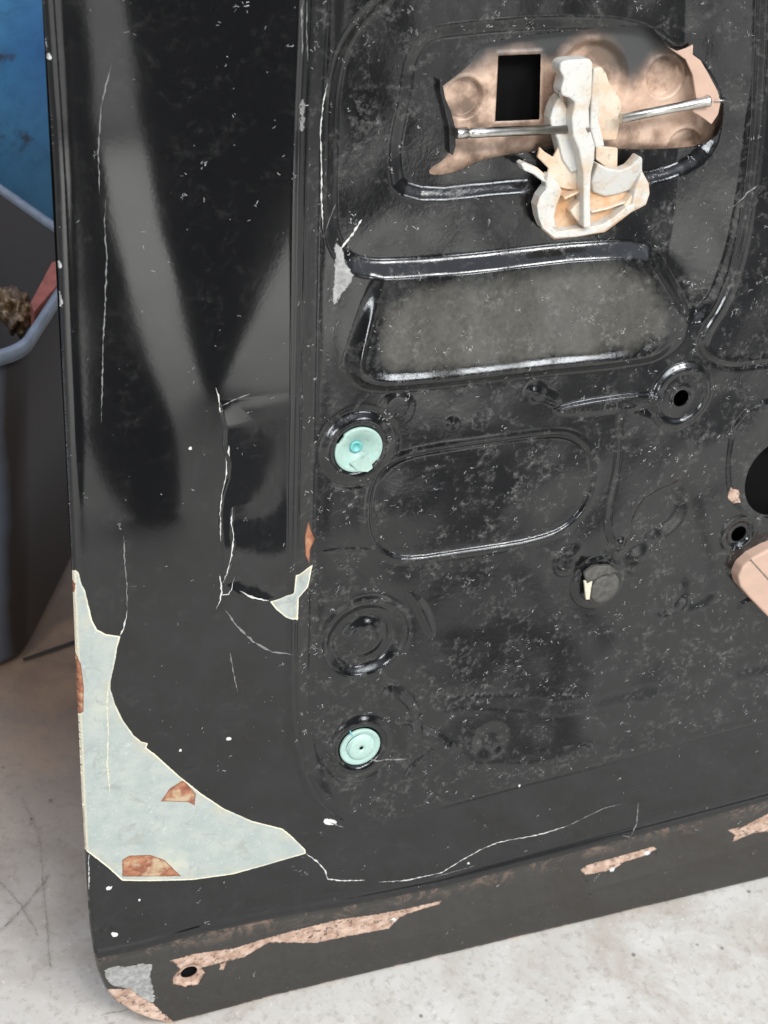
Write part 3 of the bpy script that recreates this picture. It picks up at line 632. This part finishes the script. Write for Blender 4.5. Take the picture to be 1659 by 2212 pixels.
CR = [(c4([(920, 425), (932, 470), (938, 528), (952, 522)]), .0006, 0), (c4([(975, 672), (972, 700), (978, 718)]), .0008, 0),
      (c4([(962, 720), (965, 790), (945, 880), (937, 960), (941, 1080)]), .0006, 0), (c4([(935, 1225), (945, 1290), (938, 1330), (920, 1370)]), .0007, 0),
      (c4([(990, 935), (985, 1000), (995, 1060), (985, 1150), (968, 1210), (945, 1262)]), .0006, 0), (c4([(1000, 1230), (975, 1305), (942, 1307)]), .0005, 0),
      (c4([(945, 502), (1000, 475), (1065, 450)]), .0005, 1), (c3([(475, 270), (430, 450), (418, 650), (425, 830)]), .0005, 1),
      (c3([(450, 850), (445, 960), (455, 1100), (448, 1298)])+c4([(440, 200), (435, 420), (430, 575)]), .00055, 1),
      (c4([(528, 1055), (530, 1150), (540, 1270), (542, 1370)]), .0005, 1), (c5([(542, 290), (540, 310), (525, 370), (512, 398)]), .0007, 0), (c4([(545, 1270), (585, 1270)]), .0004, 1),
      (c5([(1020, 208), (1060, 230), (1100, 244), (1145, 250)]), .0010, 0), (c5([(960, 290), (1010, 360), (1080, 425), (1160, 470), (1245, 480)]), .0009, 1),
      (c5([(980, 470), (995, 560), (1012, 640)]), .0006, 1), (c6([(1305, 320), (1350, 350), (1385, 390), (1395, 425), (1450, 433), (1555, 432)]), .0008, 0),
      (c8([(25, 575), (140, 568), (290, 535), (370, 485), (450, 440), (520, 410), (640, 385)]), .0006, 0), (c8([(620, 392), (720, 370), (815, 340)]), .0007, 0),
      (c8([(815, 340), (970, 265), (1040, 248)]), .0006, 1), (c8([(1115, 240), (1108, 330), (1080, 385), (1045, 380)]), .0006, 1),
      (c3([(1290, 0), (1285, 60), (1288, 240)]), .0006, 1), (c3([(1308, 0), (1305, 120), (1312, 260)]), .0006, 1), (c3([(1395, 350), (1375, 450), (1365, 560), (1368, 700), (1370, 850), (1376, 980)]), .0006, 0),
      (c3([(1430, 870), (1405, 930), (1385, 985)]), .0007, 1), (c3([(1540, 935), (1500, 1000), (1450, 1070)]), .0012, 0), ([(654, 214), (653, 250), (652, 284)], .0032, 1),  # last entry is a short, broad pale bar
      (c6([(380, 315), (378, 360), (379, 470)]), .0006, 0), (c6([(460, 1000-530), (470, 466), (478, 456)]), .0012, 0),
      (c5([(463, 590), (455, 690), (461, 800), (457, 950), (468, 1080)]), .0009, 2), ([(1638, 398), (1612, 418), (1600, 432), (1585, 446)], .0008, 1), ([(712, 1776), (745, 1788)], .0008, 1),
      ([(790, 1644), (850, 1641), (878, 1639)], .0009, 1), ([(935, 1895), (1010, 1875), (1030, 1868)], .0004, 1)]
for pts, wd, faint in CR:
    o = ribbon('paint_crack' if not faint else 'scratch_bar', pts, wd, (M_CRACK, M_CRACKF, M_CREAM)[faint], door, jit=.00022)

# dust lint: thousands of tiny fibres lying on the panel, one object
lv = []; lf = []
def fibre(u, v, L, wd, bend):
    a = rnd.uniform(0, 2*math.pi); n = 5; x, y = u, v; p = []
    for i in range(n): p.append((x, y)); a += rnd.gauss(0, bend); x += L/n*math.cos(a); y += L/n*math.sin(a)
    p = np.array(p); z = hz(p[:, 0], p[:, 1])+.00018+rnd.uniform(0, .0002)
    b = len(lv)
    for i in range(n):
        t = p[min(i+1, n-1)]-p[max(i-1, 0)]; t = t/(np.linalg.norm(t)+1e-9); nn = np.array([-t[1], t[0]])*wd/2*(.5 if i in (0, n-1) else 1)
        lv.append((p[i, 0]+nn[0], p[i, 1]+nn[1], z[i])); lv.append((p[i, 0]-nn[0], p[i, 1]-nn[1], z[i]+.00008))
        if i: lf.append((b+2*i-2, b+2*i-1, b+2*i+1, b+2*i))
seamp = np.array(poly(SEAM))
N = 2300
cand = np.stack([nrs.uniform(-.172, .36, N*3), nrs.uniform(VB+.008, .33, N*3)], 1)
sd_ = sdf(seamp, cand[:, 0], cand[:, 1], 40); rm = remove_field(cand[:, 0], cand[:, 1]); prm = sdf(poly(PRIMER, 0, 0), cand[:, 0], cand[:, 1])
dens = .5*np.exp(-(np.hypot(cand[:, 0]-P(1050, 1440)[0], cand[:, 1]-P(1050, 1440)[1])/.03)**2)+.9*np.exp(-(np.hypot(cand[:, 0]-P(1480, 700)[0], cand[:, 1]-P(1480, 700)[1])/.018)**2)+.3+.5*np.sin(cand[:, 0]*55+2*np.sin(cand[:, 1]*40))*np.sin(cand[:, 1]*60+1.3)
prob = np.where(sd_ < -3, .10+.75*dens**1.5, .06); cnt_ = 0
for (u, v), pr_, r_, q_ in zip(cand, prob, rm, prm):
    if cnt_ > N or r_ > -1.5 or q_ < 1 or rnd.random() > pr_: continue
    if rnd.random() < .35:                            # small tangle
        for _ in range(rnd.randint(2, 6)): fibre(u+rnd.gauss(0, .0008), v+rnd.gauss(0, .0008), rnd.uniform(.0012, .0028), rnd.uniform(.00012, .00026), .8)
    else: fibre(u, v, rnd.uniform(.0006, .0036), rnd.uniform(.00010, .00030), .55)
    cnt_ += 1
me = bpy.data.meshes.new('lint'); me.from_pydata(lv, [], lf); me.update(); lo = link('lint', me, door, M_LINT); lo['kind'] = 'stuff'

# ---------------------------------------------------------------- floor
def concrete():
    k = NT('worn_concrete'); n = k.noise(3.2, 8, .6); n2 = k.noise(22, 8, .7, dist=.6); n3 = k.noise(130, 8, .75)
    c = k.mix(k.rng(n, .3, .7), (.37, .355, .325), (.44, .425, .40)); c = k.mix(k.math('MULTIPLY', k.rng(n2, .42, .66), .8), c, (.33, .305, .27)); c = k.mix(k.math('MULTIPLY', k.rng(k.noise(8, 6, .7, dist=1.2), .52, .66), .55), c, (.27, .23, .19))
    c = k.mix(k.math('MULTIPLY', k.rng(n3, .52, .66), .6), c, (.20, .175, .145))
    c = k.mix(k.math('MULTIPLY', k.rng(k.noise(260, 4, .6), .36, .28), .5), c, (.62, .61, .6))
    mp = k.n('ShaderNodeMapping'); mp.inputs['Rotation'].default_value = (0, 0, .6); mp.inputs['Scale'].default_value = (6, 90, 1); k.l(k.tc.outputs['Object'], mp.inputs[0])
    c = k.mix(k.math('MULTIPLY', k.rng(k.noise(1.5, 6, .8, vec=mp.outputs[0]), .66, .72), .5), c, (.16, .14, .12))
    vo = k.n('ShaderNodeTexVoronoi'); vo.inputs['Scale'].default_value = 55; k.l(k.tc.outputs['Object'], vo.inputs['Vector'])
    wn = k.n('ShaderNodeTexWhiteNoise'); k.l(vo.outputs['Position'], wn.inputs['Vector'])
    sp = k.math('MULTIPLY', k.rng(vo.outputs['Distance'], .12, .07), k.rng(wn.outputs['Value'], .72, .8)); c = k.mix(k.math('MULTIPLY', sp, .75), c, (.07, .06, .05))
    brown_dist = k.n('ShaderNodeVectorMath', operation='DISTANCE'); k.l(k.tc.outputs['Object'], brown_dist.inputs[0]); brown_dist.inputs[1].default_value = (-.10, .34, 0)
    st = k.math('MULTIPLY', k.rng(k.math('ADD', brown_dist.outputs['Value'], k.math('MULTIPLY', n2, .12)), .42, .12), .93); c = k.mix(st, c, k.mix(k.rng(n2, .35, .65), (.20, .12, .07), (.10, .055, .035)))  # brown darkening that fades with distance from beside the bin
    k.l(c, k.b.inputs['Base Color']); k.b.inputs['Roughness'].default_value = .6
    k.l(k.bump(n3, .25, .0012), k.b.inputs['Normal']); return k.m
bm = bmesh.new(); bmesh.ops.create_grid(bm, x_segments=8, y_segments=8, size=16)
me = bpy.data.meshes.new('floor'); bm.to_mesh(me); bm.free(); fl = link('floor', me, None, concrete()); fl['kind'] = 'structure'; fl.location = (0, 0, -.0015)

# thin dark hairline cracks in the concrete
M_FC = simple('floor_crack', (.30, .275, .24), .9, var=.6, nscale=400)
def pix_floor(x, y):
    d = dirw(AX@np.array([x-PP[0], y-PP[1], F_PX])); c = d2w(CAM); t = -c.z/d.z; return c+d*t
bm = bmesh.new()
for pts, wd in (([(40, 2130-420), (83, 1800), (88, 1860), (100, 1990), (110, 2100)], .0007), ([(0, 2010), (45, 1985-20), (115, 1880)], .0011), ([(0, 1905), (45, 1955), (88, 2030)], .0010),
                ([(215, 2192), (340, 2170)], .0008), ([(62, 1812-30), (75, 1760)], .001)):
    w3 = [pix_floor(*p) for p in pts]; path = []
    for a, b in zip(w3, w3[1:]):
        for i in range(10): path.append(a.lerp(b, i/10)+Vector((rnd.gauss(0, .0004), rnd.gauss(0, .0004), 0)))
    pr = None
    for i, p in enumerate(path):
        t = (path[min(i+1, len(path)-1)]-path[max(i-1, 0)]).normalized(); nn = Vector((-t.y, t.x, 0))*wd/2*rnd.uniform(.2, 1.3)
        row = (bm.verts.new((p.x+nn.x, p.y+nn.y, .0004)), bm.verts.new((p.x-nn.x, p.y-nn.y, .0004)))
        if pr: bm.faces.new((pr[0], pr[1], row[1], row[0]))
        pr = row
me = bpy.data.meshes.new('floor_cracks'); bm.to_mesh(me); bm.free(); fc = link('floor_cracks', me, None, M_FC); fc['kind'] = 'structure'

# ---------------------------------------------------------------- bin, scrap and drum behind the door edge
def ray(x, y): return d2w(CAM), dirw(AX@np.array([x-PP[0], y-PP[1], F_PX]))
def at_h(x, y, z): c, d = ray(x, y); t = (z-c.z)/d.z; return c+d*t
def binmat():
    k = NT('scuffed_blue_grey_plastic'); n = k.noise(9, 6, .6); n2 = k.noise(60, 6, .7)
    c = k.mix(k.rng(n, .35, .7), (.11, .135, .175), (.17, .20, .25)); c = k.mix(k.math('MULTIPLY', k.rng(n2, .58, .7), .4), c, (.16, .15, .14))
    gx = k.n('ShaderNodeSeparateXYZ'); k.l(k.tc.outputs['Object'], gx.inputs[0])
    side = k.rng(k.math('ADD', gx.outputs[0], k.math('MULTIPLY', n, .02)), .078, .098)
    c = k.mix(side, c, (.022, .016, .013))  # right-hand face darkened in the colour, standing in for the door's shade
    k.l(c, k.b.inputs['Base Color']); k.b.inputs['Roughness'].default_value = .45; k.l(k.bump(n2, .2, .001), k.b.inputs['Normal']); return k.m
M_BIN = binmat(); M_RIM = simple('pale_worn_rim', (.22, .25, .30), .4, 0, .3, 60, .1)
BH_ = .30
_c = [(-.33, .285), (-.157, .345), (-.088, .470), (-.150, .60), (-.36, .68), (-.46, .42)]; FOOT = []
for i in range(6):
    a, b, c = _c[i-1], _c[i], _c[(i+1) % 6]; FOOT += [(b[0]+(a[0]-b[0])*.16, b[1]+(a[1]-b[1])*.16), b, (b[0]+(c[0]-b[0])*.16, b[1]+(c[1]-b[1])*.16)]
FOOT = chaikin(FOOT, 3); cx_ = sum(p[0] for p in FOOT)/len(FOOT); cy_ = sum(p[1] for p in FOOT)/len(FOOT)
def foot(s, dz=0): return [(cx_+(x-cx_)*s, cy_+(y-cy_)*s) for x, y in FOOT]
bin_o = bpy.data.objects.new('plastic_bin', None); COL.objects.link(bin_o); bin_o.location = (cx_, cy_, 0)
tag(bin_o, 'dark blue-grey plastic bin with a pale rim holding scrap, beside the door edge', 'bin')
def loft(name, secs, mat, parent, cap=True, closed=False, origin=(0, 0, 0)):
    bm = bmesh.new(); rings = [[bm.verts.new((x-origin[0], y-origin[1], z-origin[2])) for x, y in f] for f, z in secs]
    prs = list(zip(rings, rings[1:]))+([(rings[-1], rings[0])] if closed else [])
    for a, b in prs:
        n = len(a)
        for i in range(n): bm.faces.new((a[i], a[(i+1) % n], b[(i+1) % n], b[i])).smooth = True
    if cap: bm.faces.new(rings[0][::-1])
    bmesh.ops.recalc_face_normals(bm, faces=bm.faces)
    me = bpy.data.meshes.new(name); bm.to_mesh(me); bm.free(); return link(name, me, parent, mat)
bo = (cx_, cy_, 0)
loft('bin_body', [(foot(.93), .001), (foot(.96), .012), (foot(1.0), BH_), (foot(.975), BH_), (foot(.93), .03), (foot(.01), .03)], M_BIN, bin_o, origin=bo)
loft('rim', [(foot(1.002), BH_-.007), (foot(1.012), BH_-.007), (foot(1.016), BH_-.002), (foot(1.012), BH_+.002), (foot(.98), BH_+.003), (foot(.972), BH_-.002)], M_RIM, bin_o, False, True, bo)
# scrap in the bin
def lump(name, c, r, mat, label, cat, sc=(1, 1, 1)):
    bm = bmesh.new(); bmesh.ops.create_icosphere(bm, subdivisions=4, radius=r)
    from mathutils import noise as mn
    for v in bm.verts:
        v.co *= 1+.45*mn.noise(v.co*70)+.45*mn.noise(v.co*210)+.3*mn.noise(v.co*480); v.co = Vector((v.co.x*sc[0], v.co.y*sc[1], v.co.z*sc[2]))
    for f in bm.faces: f.smooth = True
    me = bpy.data.meshes.new(name); bm.to_mesh(me); bm.free(); o = link(name, me, None, mat); o.location = c; tag(o, label, cat); return o
kk = NT('brown_matted_scrap'); q_ = kk.noise(120, 6, .7)
kk.l(kk.mix(kk.rng(q_, .38, .62), (.05, .022, .01), kk.mix(kk.rng(kk.noise(300, 3, .5), .5, .62), (.14, .08, .035), (.34, .26, .15))), kk.b.inputs['Base Color']); kk.b.inputs['Roughness'].default_value = .45
pl = at_h(30, 668, .285)
lump('scrap_wad', pl, .014, kk.m, 'brown crumpled scrap wad lying inside the bin against its near rim', 'scrap', (1, 1.2, 1))
lump('packed_rags', (cx_, cy_+.01, .13), .13, simple('black_rags', (.010, .011, .012), .9, var=.5, nscale=60), 'dark rags filling the bottom of the bin', 'rags', (.7, .7, .55))
a1 = at_h(78, 672, .303); a2 = at_h(122, 606, .303)
bm = bmesh.new(); dd = (a2-a1).normalized(); nn = Vector((-dd.y, dd.x, 0))
ps = [a1-dd*.004, a1+nn*.006+dd*.006, a2+nn*.010+dd*.02, a2+dd*.03, a2-nn*.004]
bm_t = [bm.verts.new(p+Vector((0, 0, .002))) for p in ps]; bm_b = [bm.verts.new(p-Vector((0, 0, .02))) for p in ps]
bm.faces.new(bm_t); bm.faces.new(bm_b[::-1])
for i in range(5): bm.faces.new((bm_t[i], bm_b[i], bm_b[(i+1) % 5], bm_t[(i+1) % 5]))
bmesh.ops.recalc_face_normals(bm, faces=bm.faces)
me = bpy.data.meshes.new('red_scrap'); bm.to_mesh(me); bm.free(); tag(link('red_scrap', me, None, simple('faded_red_plastic', (.35, .10, .07), .6, var=.4, nscale=80)), 'faded red scrap strip leaning on the inside of the bin rim', 'scrap')
# blue drum behind the bin
k = NT('flaking_blue_paint'); n = k.noise(14, 6, .65); n2 = k.noise(5, 3, .5)
c = k.mix(k.rng(n2, .35, .65), (.02, .11, .31), (.06, .22, .40)); c = k.mix(k.math('MULTIPLY', k.rng(k.noise(40, 6, .75), .45, .7), .5), c, (.015, .06, .17)); c = k.mix(k.rng(n, .56, .62), c, (.035, .05, .09)); c = k.mix(k.rng(k.noise(11, 5, .6), .66, .72), c, (.30, .27, .22))
k.l(c, k.b.inputs['Base Color']); k.b.inputs['Roughness'].default_value = .5; M_BLUE = k.m
drum = bpy.data.objects.new('steel_drum', None); COL.objects.link(drum); drum.location = (-.18, 1.06, 0)
tag(drum, 'blue painted steel drum with dark flaked patches behind the bin', 'drum')
def dcirc(r): return [(r*math.cos(2*math.pi*i/96), r*math.sin(2*math.pi*i/96)) for i in range(96)]
loft('drum_wall', [(dcirc(.29), .0), (dcirc(.29), .88), (dcirc(.01), .88)], M_BLUE, drum)
loft('drum_rim', [(dcirc(.289), .875), (dcirc(.298), .878), (dcirc(.298), .892), (dcirc(.286), .892)], M_BLUE, drum, False, True)
# dark joint across the floor beside the bin
j = [pix_floor(50, 1428), pix_floor(200, 1376)]; dj = (j[1]-j[0]).normalized(); nj = Vector((-dj.y, dj.x, 0))*.0035
bm = bmesh.new(); e0 = j[0]; e1 = j[1]+dj*.5
bm.faces.new([bm.verts.new(Vector((p.x, p.y, .0012))) for p in (e0-nj*.3, e1-nj, e1+nj, e0+nj*.6)])
me = bpy.data.meshes.new('floor_joint'); bm.to_mesh(me); bm.free(); o = link('floor_joint', me, None, simple('joint_filler', (.02, .015, .012), .8)); o['kind'] = 'structure'
# leg-like silhouettes added out of view to put dark streaks in the reflection
def silhouette(secs, label):
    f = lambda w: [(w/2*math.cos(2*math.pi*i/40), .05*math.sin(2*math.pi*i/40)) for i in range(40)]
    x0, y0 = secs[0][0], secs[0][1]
    o = loft('added_silhouette', [([(a+x-x0, b) for a, b in f(w)], z) for x, y, z, w in secs], simple('added_silhouette_black', (.012, .014, .017), .7), None, True); o.location = (x0, y0, 0); tag(o, label, 'silhouette')
silhouette([(.10, -1.2, 0, .09), (.095, -1.2, .03, .15), (.07, -1.2, .11, .18), (.024, -1.2, .28, .105), (.0, -1.2, .40, .075), (-.012, -1.2, .53, .055), (-.022, -1.2, .75, .05), (-.022, -1.2, 1.5, .05)], 'narrow dark post with a flared foot, unseen, added to be mirrored as the left dark streak in the paint')
silhouette([(.46, -1.85, 0, .05), (.47, -1.85, .04, .11), (.49, -1.85, .17, .27), (.52, -1.85, .33, .46), (.51, -1.85, .52, .55), (.50, -1.85, .75, .60), (.50, -1.85, 1.5, .60)], 'wide dark post tapering to its foot, unseen, added to be mirrored as the broad dark streak in the paint')
def dark_sheet(pts, label):  # dark sheets added on the unseen floor to darken parts of the reflection
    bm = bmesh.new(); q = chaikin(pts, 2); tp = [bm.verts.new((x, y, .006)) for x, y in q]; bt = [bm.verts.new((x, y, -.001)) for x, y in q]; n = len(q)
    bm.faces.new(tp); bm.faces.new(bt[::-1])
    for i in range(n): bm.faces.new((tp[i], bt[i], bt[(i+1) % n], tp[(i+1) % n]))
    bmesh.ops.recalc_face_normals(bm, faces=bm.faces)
    me = bpy.data.meshes.new('reflection_darkener'); bm.to_mesh(me); bm.free(); tag(link('reflection_darkener', me, None, simple('darkener_black', (.02, .02, .021), .8, var=.4, nscale=30)), label, 'mat')
dark_sheet([(.28, -.95), (.55, -.80), (.72, -1.15), (1.2, -1.35), (1.7, -1.9), (4, -3), (6, -6.5), (4.0, -6.8), (1.85, -3.1), (1.02, -1.9), (.45, -1.35)], 'long black sheet added out of view to darken the reflection, mirrored in the upper middle of the door')
dark_sheet([(.25, -.60), (.42, -.64), (.46, -.46), (.38, -.40), (.29, -.47)], 'small black sheet added out of view to darken the reflection, mirrored below the oval panel')
